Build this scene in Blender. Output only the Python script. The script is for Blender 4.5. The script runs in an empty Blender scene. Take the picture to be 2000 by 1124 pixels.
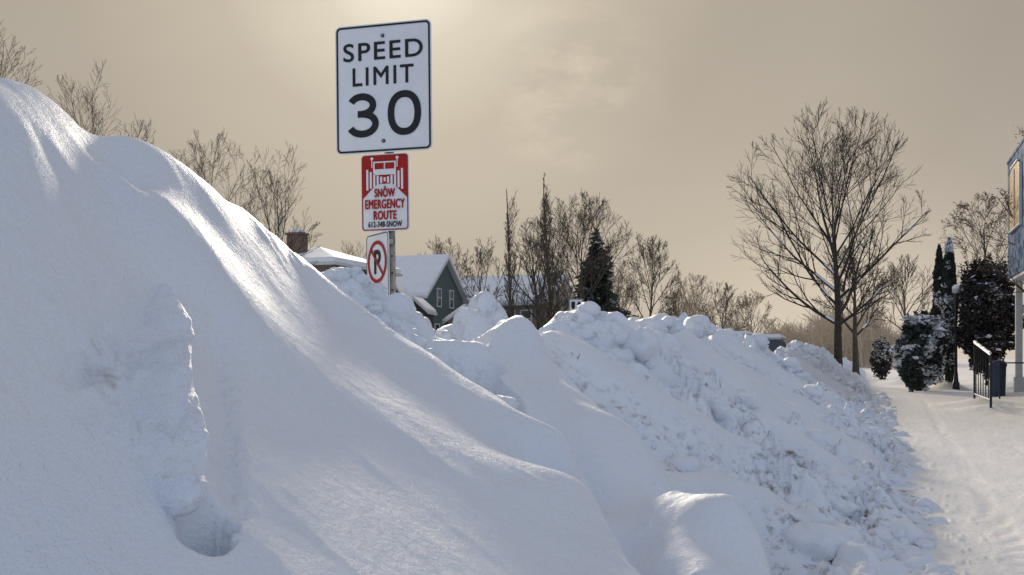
import bpy, math, random, bmesh
import numpy as np
from mathutils import Vector, Matrix
S=bpy.context.scene; COL=S.collection
K=1944.0; EYE=1.5
def X(px,d): return (px-1000.0)/K*d
def Z(py,d): return EYE+(700.0-py)/K*d
TH=math.radians(20.0); SN,CS=math.sin(TH),math.cos(TH)
def uv(x,y): return x*CS-y*SN, x*SN+y*CS
def xy(u,v): return u*CS+v*SN, -u*SN+v*CS
def sst(x,a,b):
    t=np.clip((x-a)/(b-a),0,1); return t*t*(3-2*t)

# ------------------------------------------------------------ materials
def mat(name,col,rough=0.7,var=0.0,scale=5.0,bump=0.0,bscale=20.0,metal=0.0,col2=None,spec=0.5,detail=4):
    m=bpy.data.materials.new(name); m.use_nodes=True; n=m.node_tree; b=n.nodes['Principled BSDF']
    b.inputs['Roughness'].default_value=rough; b.inputs['Metallic'].default_value=metal
    b.inputs['Specular IOR Level'].default_value=spec
    b.inputs['Base Color'].default_value=(*col,1)
    tc=n.nodes.new('ShaderNodeTexCoord')
    if var>0 or col2:
        nz=n.nodes.new('ShaderNodeTexNoise'); nz.inputs['Scale'].default_value=scale; nz.inputs['Detail'].default_value=detail
        n.links.new(tc.outputs['Object'],nz.inputs['Vector'])
        mr=n.nodes.new('ShaderNodeMapRange'); mr.inputs[1].default_value=.35; mr.inputs[2].default_value=.65
        n.links.new(nz.outputs['Fac'],mr.inputs[0])
        mx=n.nodes.new('ShaderNodeMix'); mx.data_type='RGBA'
        c2=col2 if col2 else tuple(c*(1-var) for c in col)
        mx.inputs[6].default_value=(*col,1); mx.inputs[7].default_value=(*c2,1)
        n.links.new(mr.outputs[0],mx.inputs[0]); n.links.new(mx.outputs[2],b.inputs['Base Color'])
    if bump>0:
        nb=n.nodes.new('ShaderNodeTexNoise'); nb.inputs['Scale'].default_value=bscale; nb.inputs['Detail'].default_value=6
        n.links.new(tc.outputs['Object'],nb.inputs['Vector'])
        bp=n.nodes.new('ShaderNodeBump'); bp.inputs['Strength'].default_value=1; bp.inputs['Distance'].default_value=bump
        n.links.new(nb.outputs['Fac'],bp.inputs['Height']); n.links.new(bp.outputs['Normal'],b.inputs['Normal'])
    return m

def snow_mat(name,col,ground=False):
    m=bpy.data.materials.new(name); m.use_nodes=True; n=m.node_tree; b=n.nodes['Principled BSDF']; L=n.links
    b.inputs['Roughness'].default_value=.55; b.inputs['Specular IOR Level'].default_value=.35
    tc=n.nodes.new('ShaderNodeTexCoord')
    at=n.nodes.new('ShaderNodeAttribute'); at.attribute_name='dirt_shade'
    n1=n.nodes.new('ShaderNodeTexNoise'); n1.inputs['Scale'].default_value=9; n1.inputs['Detail'].default_value=9; n1.inputs['Roughness'].default_value=.7
    L.new(tc.outputs['Object'],n1.inputs['Vector'])
    mr=n.nodes.new('ShaderNodeMapRange'); mr.inputs[1].default_value=.52; mr.inputs[2].default_value=.70; L.new(n1.outputs['Fac'],mr.inputs[0])
    mu=n.nodes.new('ShaderNodeMath'); mu.operation='MULTIPLY'; L.new(mr.outputs[0],mu.inputs[0]); L.new(at.outputs['Fac'],mu.inputs[1])
    mx=n.nodes.new('ShaderNodeMix'); mx.data_type='RGBA'; mx.inputs[6].default_value=(*col,1); mx.inputs[7].default_value=(.20,.165,.14,1)
    L.new(mu.outputs[0],mx.inputs[0])
    n2=n.nodes.new('ShaderNodeTexNoise'); n2.inputs['Scale'].default_value=1.3; n2.inputs['Detail'].default_value=3
    L.new(tc.outputs['Object'],n2.inputs['Vector'])
    m2=n.nodes.new('ShaderNodeMix'); m2.data_type='RGBA'; m2.blend_type='MULTIPLY'; m2.inputs[0].default_value=1
    rp=n.nodes.new('ShaderNodeValToRGB'); rp.color_ramp.elements[0].position=.3; rp.color_ramp.elements[0].color=(.93,.94,.96,1)
    rp.color_ramp.elements[1].position=.7; rp.color_ramp.elements[1].color=(1,1,1,1); L.new(n2.outputs['Fac'],rp.inputs[0])
    L.new(mx.outputs[2],m2.inputs[6]); L.new(rp.outputs[0],m2.inputs[7]); L.new(m2.outputs[2],b.inputs['Base Color'])
    def nb(scale,detail,dist,prev=None,rough=.5):
        g=n.nodes.new('ShaderNodeTexNoise'); g.inputs['Scale'].default_value=scale; g.inputs['Detail'].default_value=detail; g.inputs['Roughness'].default_value=rough
        L.new(tc.outputs['Object'],g.inputs['Vector']); b_=n.nodes.new('ShaderNodeBump'); b_.inputs['Distance'].default_value=dist; L.new(g.outputs['Fac'],b_.inputs['Height'])
        if prev: L.new(prev.outputs['Normal'],b_.inputs['Normal'])
        return b_
    b1=nb(210,3,.0028); b2=nb(55,5,.0062,b1,.6); b3=nb(13,6,.020 if ground else .013,b2)
    L.new(b3.outputs['Normal'],b.inputs['Normal'])
    return m
M={}
M['snow']=snow_mat('snow',(.84,.865,.915))
M['gsnow']=snow_mat('ground_snow',(.97,.93,.88),True)
M['rsnow']=mat('roof_snow',(.88,.88,.90),.7,var=.06,scale=1.5,bump=.03,bscale=3)
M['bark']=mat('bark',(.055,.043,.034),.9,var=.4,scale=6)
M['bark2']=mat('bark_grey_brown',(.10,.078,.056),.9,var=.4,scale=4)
M['bark3']=mat('bark_pale',(.15,.118,.085),.9,var=.3,scale=3)  # lighter bark step, distance haze put into its colour
M['bark4']=mat('bark_hazy',(.30,.24,.17),.95,var=.2,scale=2)  # palest tree bark, haze of the far trees painted in
M['white']=mat('sign_white',(.82,.82,.83),.5,var=.05,scale=9,detail=8,spec=.3)
M['black']=mat('sign_black',(.018,.018,.02),.55,spec=.3)
M['red']=mat('sign_red',(.42,.022,.015),.55,var=.12,scale=12,spec=.2)
M['steel']=mat('galvanised_steel',(.35,.36,.36),.45,var=.3,scale=25,metal=.6)
M['dark']=mat('dark_metal',(.02,.021,.024),.5,var=.3,scale=8)
M['glass']=mat('window_glass',(.04,.05,.06),.12,var=.4,scale=2,spec=.7)
M['trim']=mat('white_trim',(.62,.62,.60),.6,var=.1,scale=4)

# ------------------------------------------------------------ helpers
def meshnp(name,V,F,mats=None,smooth=False,midx=None):
    V=np.asarray(V,dtype=np.float32); F=np.asarray(F,dtype=np.int32)
    me=bpy.data.meshes.new(name); n=len(V); k=F.shape[1]; nf=len(F)
    me.vertices.add(n); me.vertices.foreach_set('co',V.ravel())
    me.loops.add(nf*k); me.loops.foreach_set('vertex_index',F.ravel())
    me.polygons.add(nf); me.polygons.foreach_set('loop_start',np.arange(0,nf*k,k,dtype=np.int32))
    for m in (mats or []): me.materials.append(m)
    if midx is not None: me.polygons.foreach_set('material_index',np.asarray(midx,dtype=np.int32))
    me.polygons.foreach_set('use_smooth',np.full(nf,smooth,dtype=bool))
    me.update(calc_edges=True); me.validate()
    return me
def obj(name,me,parent=None,loc=(0,0,0),rot=(0,0,0)):
    o=bpy.data.objects.new(name,me); COL.objects.link(o)
    o.location=loc; o.rotation_euler=rot
    if parent: o.parent=parent
    return o
def top(o,label,cat,group=None):
    o['label']=label; o['category']=cat
    if group: o['group']=group
    return o
class MB:
    def __init__(s): s.v=[]; s.f=[]; s.m=[]
    def add(s,vs,fs,m=0):
        b=len(s.v); s.v+=[tuple(v) for v in vs]; s.f+=[tuple(i+b for i in f) for f in fs]; s.m+=[m]*len(fs); return s
    def box(s,c,d,m=0,rz=0,taper=1.0):
        cx,cy,cz=c; a,b,h=d[0]/2,d[1]/2,d[2]/2; vs=[]
        for z,t in ((-h,1),(h,taper)):
            for x,y in ((-a,-b),(a,-b),(a,b),(-a,b)):
                x*=t;y*=t
                vs.append((cx+x*math.cos(rz)-y*math.sin(rz),cy+x*math.sin(rz)+y*math.cos(rz),cz+z))
        return s.add(vs,[(3,2,1,0),(4,5,6,7),(0,1,5,4),(1,2,6,5),(2,3,7,6),(3,0,4,7)],m)
    def lathe(s,prof,n=16,c=(0,0,0),m=0):
        vs=[];fs=[]
        for r,z in prof:
            for i in range(n):
                a=2*math.pi*i/n; vs.append((c[0]+r*math.cos(a),c[1]+r*math.sin(a),c[2]+z))
        for j in range(len(prof)-1):
            for i in range(n):
                k=(i+1)%n; fs.append((j*n+i,j*n+k,(j+1)*n+k,(j+1)*n+i))
        fs.append(tuple(range(n-1,-1,-1))); fs.append(tuple((len(prof)-1)*n+i for i in range(n)))
        return s.add(vs,fs,m)
    def tube(s,p0,p1,r0,r1=None,n=8,m=0):
        r1=r0 if r1 is None else r1; p0=Vector(p0);p1=Vector(p1); d=(p1-p0).normalized()
        a=d.orthogonal().normalized(); b=d.cross(a); vs=[]
        for p,r in ((p0,r0),(p1,r1)):
            for i in range(n):
                t=2*math.pi*i/n; vs.append(p+a*r*math.cos(t)+b*r*math.sin(t))
        fs=[(i,(i+1)%n,n+(i+1)%n,n+i) for i in range(n)]+[tuple(range(n-1,-1,-1)),tuple(range(n,2*n))]
        return s.add(vs,fs,m)
    def prism(s,poly,y0,y1,m=0):
        n=len(poly); vs=[(x,y0,z) for x,z in poly]+[(x,y1,z) for x,z in poly]
        fs=[tuple(range(n)),tuple(range(2*n-1,n-1,-1))]+[(i,n+i,n+(i+1)%n,(i+1)%n) for i in range(n)]
        return s.add(vs,fs,m)
    def mesh(s,name,mats,smooth=False,bevel=0):
        me=bpy.data.meshes.new(name); me.from_pydata(s.v,[],s.f)
        for m in mats: me.materials.append(m)
        me.polygons.foreach_set('material_index',s.m)
        me.polygons.foreach_set('use_smooth',[smooth]*len(s.f)); me.update()
        bm=bmesh.new(); bm.from_mesh(me); bmesh.ops.recalc_face_normals(bm,faces=bm.faces)
        if bevel>0: bmesh.ops.bevel(bm,geom=list(bm.edges),offset=bevel,segments=2,affect='EDGES',clamp_overlap=True)
        bm.to_mesh(me); bm.free(); return me
def rrect(w,h,r,n=6,cx=0,cz=0):
    p=[]
    for sx,sz,a0 in ((1,1,0),(-1,1,90),(-1,-1,180),(1,-1,270)):
        for i in range(n+1):
            a=math.radians(a0+90*i/n); p.append((cx+sx*(w/2-r)+r*math.cos(a),cz+sz*(h/2-r)+r*math.sin(a)))
    return p
def ring(mb,p1,p2,y,m=0):
    n=len(p1); vs=[(x,y,z) for x,z in p1]+[(x,y,z) for x,z in p2]
    mb.add(vs,[(i,(i+1)%n,n+(i+1)%n,n+i) for i in range(n)],m)
def text_mesh(name,body,w,h,cx,cz,y,m,bold=.0,sp=1.0):
    c=bpy.data.curves.new(name,'FONT'); c.body=body; c.space_character=sp; c.resolution_u=6
    o=bpy.data.objects.new(name,c); COL.objects.link(o); dg=bpy.context.evaluated_depsgraph_get(); dg.update()
    me=bpy.data.meshes.new_from_object(o.evaluated_get(dg)); bpy.data.objects.remove(o)
    n=len(me.vertices); a=np.empty(n*3,dtype=np.float32); me.vertices.foreach_get('co',a); a=a.reshape(n,3)
    fs=[tuple(p.vertices) for p in me.polygons]
    lo,hi=a.min(0),a.max(0); q=np.empty_like(a)
    q[:,0]=(a[:,0]-(lo[0]+hi[0])/2)/(hi[0]-lo[0])*(w-2*bold)+cx; q[:,2]=(a[:,1]-(lo[1]+hi[1])/2)/(hi[1]-lo[1])*(h-2*bold)+cz; q[:,1]=y
    vs=[];ff=[]
    offs=[(0,0)] if bold<=0 else [(bold*math.cos(t),bold*math.sin(t)) for t in np.linspace(0,2*math.pi,9)[:-1]]+[(0,0)]
    for k,(dx,dz) in enumerate(offs):
        b=len(vs); vs+=[(p[0]+dx,p[1]-.00012*k,p[2]+dz) for p in q.tolist()]; ff+=[tuple(i+b for i in f) for f in fs]
    m2=bpy.data.meshes.new(name); m2.from_pydata(vs,[],ff); m2.materials.append(m); m2.update(); return m2
def stroke(mb,pts_,wd,y,closed=False):
    P=np.array(pts_); n=len(P)
    if closed: T=np.roll(P,-1,0)-np.roll(P,1,0)
    else: T=np.gradient(P,axis=0)
    T/=np.linalg.norm(T,axis=1,keepdims=True); Nn=np.stack([-T[:,1],T[:,0]],1)
    A=P+Nn*wd/2;B=P-Nn*wd/2
    vs=[(a[0],y,a[1]) for a in A]+[(b[0],y,b[1]) for b in B]
    m=n if closed else n-1
    mb.add(vs,[(i,(i+1)%n,n+(i+1)%n,n+i) for i in range(m)])

# ------------------------------------------------------------ noise
def hsh(i,j,s):
    h=(i.astype(np.int64)*374761393+j.astype(np.int64)*668265263+s*1274126177)&0xffffffff
    h=((h^(h>>13))*1274126177)&0xffffffff; h=h^(h>>16)
    return (h&0xffffff)/float(0xffffff)
def vn(x,y,s=0):
    xi=np.floor(x);yi=np.floor(y);fx=x-xi;fy=y-yi; fx=fx*fx*fx*(fx*(fx*6-15)+10);fy=fy*fy*fy*(fy*(fy*6-15)+10)
    a=hsh(xi,yi,s);b=hsh(xi+1,yi,s);c=hsh(xi,yi+1,s);d=hsh(xi+1,yi+1,s)
    return (a*(1-fx)+b*fx)*(1-fy)+(c*(1-fx)+d*fx)*fy-.5
def fbm(x,y,o=4,s=0,g=.5):
    r=0;a=1
    for k in range(o):
        r=r+a*vn(x,y,s+k*17); x,y=(x*.8-y*.6)*2.03+5.1,(x*.6+y*.8)*2.03+3.7;a*=g
    return r
def domes(x,y,cell,s,p=1.0,flat=.75):
    x=x/cell;y=y/cell; x=x+.7*vn(x*1.7,y*1.7,s+5)+.2*vn(x*4,y*4,s+8); y=y+.7*vn(x*1.7,y*1.7,s+6)+.2*vn(x*4,y*4,s+9)
    xi=np.floor(x);yi=np.floor(y); r=np.zeros_like(x)
    for di in (-1,0,1):
        for dj in (-1,0,1):
            i=xi+di;j=yi+dj
            cx=i+.15+.7*hsh(i,j,s);cy=j+.15+.7*hsh(i,j,s+1); R=.25+.45*hsh(i,j,s+2); on=hsh(i,j,s+3)<p
            t=hsh(i,j,s+4)*3.14; dx=(x-cx);dy=(y-cy); ex=dx*np.cos(t)+dy*np.sin(t);ey=(-dx*np.sin(t)+dy*np.cos(t))*1.35
            q=np.maximum(0,1-(ex*ex+ey*ey)/(R*R))
            h=R*q**flat*on
            r=np.maximum(r,h)
    return r*cell

# ------------------------------------------------------------ snow bank heights
cv=np.array([-3,0,3,4.5,5.0,5.6,6.3,7.2,8.3,9.4,11.3,14,17,20,23,26,30,34,38,46,60,90,130])*1.0
ch=np.array([2.1,2.1,2.0,1.98,1.95,1.82,1.74,1.70,1.76,1.90,1.86,1.80,1.82,1.78,1.66,1.56,1.58,1.68,1.88,1.98,1.6,1.3,1.0])
fv=np.array([0,7,15,22,29,45,73,130]); ff=np.array([.45,.42,.62,.4,.12,-.1,-.5,-1.1])
def base(u,v):
    C=np.interp(v,cv,ch); ft=np.interp(v,fv,ff)+.16*vn(v*.9,v*0+3,7)
    t=(ft-u)/(ft+2.5)
    rise=C*np.clip(t,0,1)**1.22
    back=np.clip((-2.5-u)/3.4,0,1)
    z=np.where(u>-2.5,rise,C*(1-back*back*(3-2*back)*.9))
    return np.where(u>ft,-.06*np.clip((u-ft)/.3,0,1),z)
pts=[]; edges=[]
def ray_u(px,py,u):
    bx=(px-1000)/K; y=u/(CS*bx-SN); return bx*y,y,EYE+(700-py)/K*y
def ray_L(px,py,L):
    bx=(px-1000)/K; bz=(700-py)/K; y=(1.167-L)/(.667*(SN-CS*bx)-bz); return bx*y,y,EYE+bz*y
def edge(px,py,u=None,y=None,r=0,drop=.22,dy=.5,rd=None,front=0):
    if u is not None: x,y,z=ray_u(px,py,u)
    else: x=X(px,y); z=Z(py,y)
    i0=len(pts)
    pts.append((x,y,z,r)); bx=x/y; bz=(700-py)/K
    if drop:
        pts.append((bx*(y+.16),y+.16,z+bz*.16-.035-drop*.08,r))
        pts.append((bx*(y+dy),y+dy,z+min(bz,.1)*dy-drop,r if rd is None else rd))
    if front: pts.append((bx*(y-.40),y-.40,EYE+bz*(y-.40)-front,r))
    edges.append((list(range(i0,len(pts))),bx,y,py,front))
for p in [(-900,60),(-450,110),(-150,130),(0,150),(60,167),(115,205),(150,240),(185,262),(240,263),(290,278),(340,308),(400,356),(480,413),(540,463),(600,512)]: edge(*p,u=-2.3,drop=.2,dy=.6,front=.115)
for p in [(650,555,-2.24),(700,594,-2.12),(770,647,-1.94),(860,705,-1.72),(930,751,-1.54),(1000,792,-1.40)]:
    edge(p[0],p[1],u=p[2],drop=.28,dy=.42,rd=1,front=.115)
for p in [(1055,824,-1.28),(1092,852,-1.195),(1125,892,-1.09),(1150,945,-.975),(1172,995,-.885),(1205,1055,-.78),(1250,1124,-.67)]:
    edge(p[0],p[1],u=p[2],drop=.22,dy=.36,front=.115)
for p in [(900,900,.045),(1000,1000,.055),(1080,1100,.06),(780,800,.03),(700,1000,.04),(850,1120,.05),(600,1200,.05),(400,620,.12),(500,950,.04),(200,800,.10),(100,500,.25),(250,400,.24),(120,350,.32),(560,620,.08),(0,1124,.0),(0,700,.16),(400,1124,.02),(-300,600,.25),(-300,1000,.05),(-700,800,.2)]:
    x,y,z=ray_L(*p); pts.append((x,y,z,0))
for p in [(0,.8,.45,0),(.5,1.6,.45,0),(.75,2.3,.42,0),(.95,3.0,.40,0),(-.5,.6,.65,0)]: pts.append(p)
for px,py,y,dr in [(1300,966,4.25,.06),(1340,963,4.25,.12),(1390,970,4.25,.32),(1440,988,4.25,.40),(1475,1030,4.15,.36),(1495,1080,4.0,.32),(1503,1124,3.85,.25)]: edge(px,py,y=y,drop=dr,dy=.4,rd=1)
for px,py,y in [(1255,990,4.35),(1235,1030,4.12),(1310,1045,3.90),(1400,1055,3.82),(1350,1124,3.5),(1285,1090,3.76),(1450,1124,3.68)]: pts.append((X(px,y),y,Z(py,y),0))
for px,py,y,dr in [(940,655,6.3,.25),(970,628,6.35,.3),(1003,617,6.3,.3),(1040,632,6.15,.3),(1062,668,6.0,.3),(1085,715,5.8,.3),(1120,757,5.6,.25),(1165,790,5.45,.25),(1210,820,5.3,.27),(1250,853,5.2,.27),(1280,900,5.05,.27),(1305,938,4.95,.25)]: edge(px,py,y=y,drop=dr,dy=.45,rd=1)
for px,py,y in [(1000,690,5.75),(1020,760,5.25),(1090,800,5.1),(1150,880,4.75),(1185,930,4.6),(1250,945,4.70)]: pts.append((X(px,y),y,Z(py,y),0))
for px,py,y in [(740,595,5.15),(800,640,5.2),(870,668,5.4),(870,645,5.9),(930,717,5.2),(910,685,5.7),(950,737,5.1),(700,585,4.9),(780,635,4.95),(850,683,5.0),(900,712,5.0)]: pts.append((X(px,y),y,Z(py,y),1))
for v in (8.2,9.2):
    for u in (-5,-3.5,-2.5,-1.5,-.5,.4,1.2):
        x,y=xy(u,v); pts.append((x,y,float(base(np.array(u),np.array(v))),1))
for v in (3.2,4.5,5.8,7):
    for u in (.5,1.2):
        x,y=xy(u,v); pts.append((x,y,float(base(np.array(u),np.array(v))),1))
for u,v in [(-.2,6),(-.7,6.3),(-1.2,6.9),(-1.8,7.3),(0,5.3),(-.3,7.2),(-2.5,7.5),(-2.5,6.9)]:
    x,y=xy(u,v); pts.append((x,y,float(base(np.array(u),np.array(v))),1))
for px,py,y in [(668,548,5.0),(700,560,5.15),(760,590,5.45),(800,604,5.7),(850,626,6.0),(895,645,6.3)]: edge(px,py,y=y,r=1,drop=.16,dy=.5)
for v in (0,2,4,6):
    x,y=xy(-6,v); pts.append((x,y,.3,1))
PT=np.array(pts); pu,pv=uv(PT[:,0],PT[:,1])
def phi(r2): return .5*r2*np.log(r2+1e-9)
TN=len(PT); AM=np.zeros((TN+3,TN+3)); d2=(pu[:,None]-pu)**2+(pv[:,None]-pv)**2
AM[:TN,:TN]=phi(d2)+np.eye(TN)*.003; AM[:TN,TN]=1;AM[:TN,TN+1]=pu;AM[:TN,TN+2]=pv;AM[TN:,:TN]=AM[:TN,TN:].T
AI=np.linalg.inv(AM); b0=base(pu,pv)
def solve():
    return AI@np.concatenate([PT[:,2]-b0,[0,0,0]])
def tps(u,v):
    dd=(u[:,None]-pu)**2+(v[:,None]-pv)**2
    return phi(dd)@TW[:TN]+TW[TN]+TW[TN+1]*u+TW[TN+2]*v
TW=solve()
for it in range(6):
    for idx,bx,y,py,fr_ in edges:
        ys=np.linspace(y-(.8 if fr_ else .35),y+.30,60); uu,vv=uv(bx*ys,ys); zz=base(uu,vv)+tps(uu,vv)
        pm=(700-(zz-EYE)/ys*K).min(); e=py-pm
        for i in idx: PT[i,2]-=e*y/K*.6
    TW=solve()
def bank(x,y,detail=True):
    shp=x.shape; x=x.ravel();y=y.ravel(); u,v=uv(x,y)
    z=base(u,v); corr=np.zeros_like(z); rough=np.ones_like(z)
    idx=np.where((v<9.4)&(u>-7.5)&(u<2.2))[0]
    for ck in np.array_split(idx,max(1,len(idx)//40000)):
        if len(ck)==0: continue
        c=tps(u[ck],v[ck])
        w=(1-sst(v[ck],8,9.3))*(1-sst(u[ck],.9,1.6))*(1-sst(-u[ck],4.5,6.5))
        corr[ck]=c*w
        dd=(u[ck][:,None]-pu)**2+(v[ck][:,None]-pv)**2
        iw=1/(dd+.004)**2.5; rough[ck]=(iw@PT[:,3])/iw.sum(1)
    z=z+corr
    rough=sst(rough+.25*fbm(u*3,v*3,3,15),.3,.8)
    for v0,w0,u0,u1,h in ((12.6,.85,-2.7,.1,.24),(8.3,.42,-2.4,-1.0,.15),(17.5,1.0,-2.6,-.4,.22),(24,1.4,-2.6,-.4,.20),(10.3,.42,-2.0,-.1,.15),(6.9,.30,-1.7,-.3,.10),(31,1.6,-2.6,-.4,.2),(14.9,.5,-1.9,-.5,.12)):
        vv=v-(v0+.35*np.sin(u*1.6+v0)+.15*u); g=np.exp(-(vv/w0)**2)*sst(u,u0-.4,u0+.3)*(1-sst(u,u1-.5,u1+.4))
        z=z+h*g; rough=rough*(1-sst(g,.2,.6)*.92)
    if detail:
        env=sst(z,-.04,.22)*(1-sst(-u,4,6))
        patch=.25+.75*sst(fbm(u*.9+7,v*.9,3,64),-.10,.18)
        pile=sst(fbm(u*.7+17,v*.55,2,164),-.10,.22)
        a=domes(u*.75,v,.85,11,.75,.5)*.56*(.4+.6*pile)+domes(u+9,v,.46,31,.75,.42)*.66*patch+domes(u+3,v+4,.24,51,.7,.42)*.62*patch+domes(u+2,v,.11,71,.55,.5)*.42*patch
        a=a+.16*fbm(u*1.1,v*1.5,5,3,.52)-.17
        a=a+.20*(np.abs(fbm(v*1.3+.6*u,u*.40,3,90))*2-.35)
        nearw=1-.35*sst(u,-1.9,-2.6)*(v<7)
        z=z+a*rough*env*nearw
        z=z+(1-rough)*env*(.014*fbm(u*.9,v*.9,3,41)+.005*fbm(u*4+v*2,v*9,4,44))
        cr=sst(fbm(u*1.4+5,v*1.1,3,140),.10,.28)*(1-rough)*env
        z=z+cr*(.009*fbm(u*11,v*11,4,145,.6)+domes(u,v,.07,150,.25,.6)*.18)
        jx=.014*fbm(x*40,y*40,3,190)
        z=z-.26*np.exp(-(((x+.600+jx)/.044)**2+((y-1.93+jx)/.062)**2)**1.6)
        z=z-.03*np.exp(-((x+.600+.33*(y-2.1)+jx)/.03)**2)*sst(y,1.95,2.1)*(1-sst(y,2.6,2.9))
        z=z-.022*np.exp(-((x+.865-.15*(y-2.1))/.022)**2)*sst(y,1.9,2.0)*(1-sst(y,2.35,2.5))*(1+1.2*vn(x*25,y*25,78))
    return z.reshape(shp),rough.reshape(shp)
def hit(px,py,y0=1.2,y1=7):
    bx=(px-1000)/K;bz=(700-py)/K; ys=np.linspace(y0,y1,600); zz,_=bank(bx*ys,ys,False); k=np.argmax(zz>EYE+bz*ys); return np.array([bx*ys[k],ys[k],EYE+bz*ys[k]])

def polar(y0,y1,ny,b0,b1,nb):
    yy=np.exp(np.linspace(math.log(y0),math.log(y1),ny)); bb=np.linspace(b0,b1,nb)
    Y,B=np.meshgrid(yy,bb,indexing='ij'); return B*Y,Y
def gridfaces(ny,nb,keep=None):
    i=np.arange(ny*nb).reshape(ny,nb); F=np.stack([i[:-1,:-1],i[:-1,1:],i[1:,1:],i[1:,:-1]],-1).reshape(-1,4)
    if keep is not None: F=F[keep[F].all(1)]
    return F
def compact(V,F,*extra):
    us,inv=np.unique(F,return_inverse=True); return (V[us],inv.reshape(F.shape))+tuple(e[us] for e in extra)
ny,nb=1250,1200
GX,GY=polar(.55,118,ny,-1.40,.55,nb)
GZ,GR=bank(GX,GY)
gu,gv=uv(GX,GY)
keep=((gu<1.0)&(gu>-7)).ravel()
V=np.stack([GX.ravel(),GY.ravel(),GZ.ravel()],1)
dirt_shade=(GR*np.clip(.35+.65*sst(fbm(gu*.8,gv*.6,3,60),-.1,.3)+.5*sst(gu,-1.0,0),0,1.1)*(1-.4*sst(gu*-1,1.6,2.6))).ravel()
dirt_shade=np.maximum(dirt_shade,.7*np.exp(-(((GX+.80)**2+(GY-2.1)**2)/.12**2)).ravel())  # darker patch by the ice block's left side
dirt_shade=np.maximum(dirt_shade,.9*np.exp(-(((GX+.60)**2+(GY-1.94)**2)/.05**2)).ravel())  # shade inside the hollow under the block, painted into the colour mask
F=gridfaces(ny,nb,keep); V,F,dirt_shade=compact(V,F,dirt_shade)
me=meshnp('snow_bank',V,F,[M['snow']],True)
a=me.attributes.new('dirt_shade','FLOAT','POINT'); a.data.foreach_set('value',dirt_shade.astype(np.float32))
o=obj('snow_bank',me); o['kind']='structure'

# ice block: irregular slab lying on the slope, its right side standing proud of the drift
path=[(322,560,6),(318,600,28),(306,660,54),(296,740,74),(298,820,86),(308,900,88),(320,950,72),(328,980,48),(333,1000,18)]
C_=np.array([hit(a,b) for a,b,c in path]); Wp=np.array([c/K*p[1] for (a_,b_,c),p in zip(path,C_)])
NP_=120; tt=np.linspace(0,len(path)-1,NP_); ti=np.arange(len(path))
cc=np.stack([np.interp(tt,ti,C_[:,k]) for k in range(3)],1); ww=np.interp(tt,ti,Wp)
for _ in range(8): cc[1:-1]=(cc[:-2]+2*cc[1:-1]+cc[2:])/4; ww[1:-1]=(ww[:-2]+2*ww[1:-1]+ww[2:])/4
NS=80; th=np.linspace(0,2*math.pi,NS+1)[:-1]
nrm=np.array([.42,-.50,.76]); nrm/=np.linalg.norm(nrm); rt=np.array([1.0,0.0,-.50])
VV=np.zeros((NP_,NS,3))
dep=.055*np.clip(ww/.06,0.05,1)**.7
for i in range(NP_):
    s_=np.sign(np.cos(th))*np.abs(np.cos(th))**.75; n_=np.sign(np.sin(th))*np.abs(np.sin(th))**.6
    k_=np.clip(ww[i]/.06,0,1)
    VV[i]=cc[i]+np.outer(s_*ww[i],rt)+np.outer(n_*dep[i]+(.036*s_-.004)*k_,nrm)
nz_=fbm(VV[:,:,0]*9+VV[:,:,1]*4,VV[:,:,2]*6,5,500,.55); nz2=fbm(VV[:,:,0]*50,VV[:,:,2]*45+VV[:,:,1]*30,3,520)
VV+= (nz_*.040+nz2*.005)[...,None]*nrm + (nz_*.020)[...,None]*rt
VV[0]=VV[0].mean(0)-.02*nrm; VV[-1]=VV[-2].mean(0)+(cc[-1]-cc[-2])*2-.01*nrm
idx=np.arange(NP_*NS).reshape(NP_,NS); Fq=np.stack([idx[:-1],np.roll(idx[:-1],-1,1),np.roll(idx[1:],-1,1),idx[1:]],-1).reshape(-1,4)
me=meshnp('snow_block',VV.reshape(-1,3),Fq,[M['snow']],True)
at=me.attributes.new('dirt_shade','FLOAT','POINT'); at.data.foreach_set('value',np.repeat(.2+.6*sst(tt,4.0,6.0),NS).astype(np.float32))  # block gets darker towards its lower end
bm=bmesh.new(); bm.from_mesh(me); bmesh.ops.recalc_face_normals(bm,faces=bm.faces); bm.to_mesh(me); bm.free()
o=obj('snow_block',me); o['kind']='structure'

# ------------------------------------------------------------ ground
def groundz(x,y):
    u,v=uv(x,y)
    z=.30*sst(u,3.6,7.0)*sst(v,24,38)
    for px,d,r,h in ((1825,50,1.2,.55),(1775,56,1.3,.4),(1850,47,.8,.4),(1915,31.5,1.0,.22),(1938,28,.9,.20),(1790,60,1.6,.5)):
        g=np.exp(-(((x-X(px,d))**2+(y-d)**2)/r**2)); z=z+h*g
    near=1/(1+y/60)
    return z+.016*fbm(u*1.2,v*.5,3,5)*near*sst(u,-.3,.6)
def gz(x,y): return float(groundz(np.array([x]),np.array([y]))[0])
ny,nb=560,660
yy=np.concatenate([np.exp(np.linspace(math.log(.5),math.log(120),ny-40)),np.linspace(125,1500,40)])
bb=np.concatenate([np.linspace(-4,-.3,60),np.linspace(-.28,.75,nb-100),np.linspace(.8,4,40)])
Y,B=np.meshgrid(yy,bb,indexing='ij'); GX2=B*Y; Zg=groundz(GX2,Y)
u,v=uv(GX2,Y)
m=sst(u,.2,.6)*(1-sst(Y,30,60))
foot=domes(u*1.3,v,.34,200,.30)
Zg=Zg-foot*.06*m*sst(u,1.4,2.2)+.009*fbm(u*6,v*3,4,210)*m + domes(u,v,.09,220,.16)*.5*m*(1-sst(u,.6,1.1))
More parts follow.
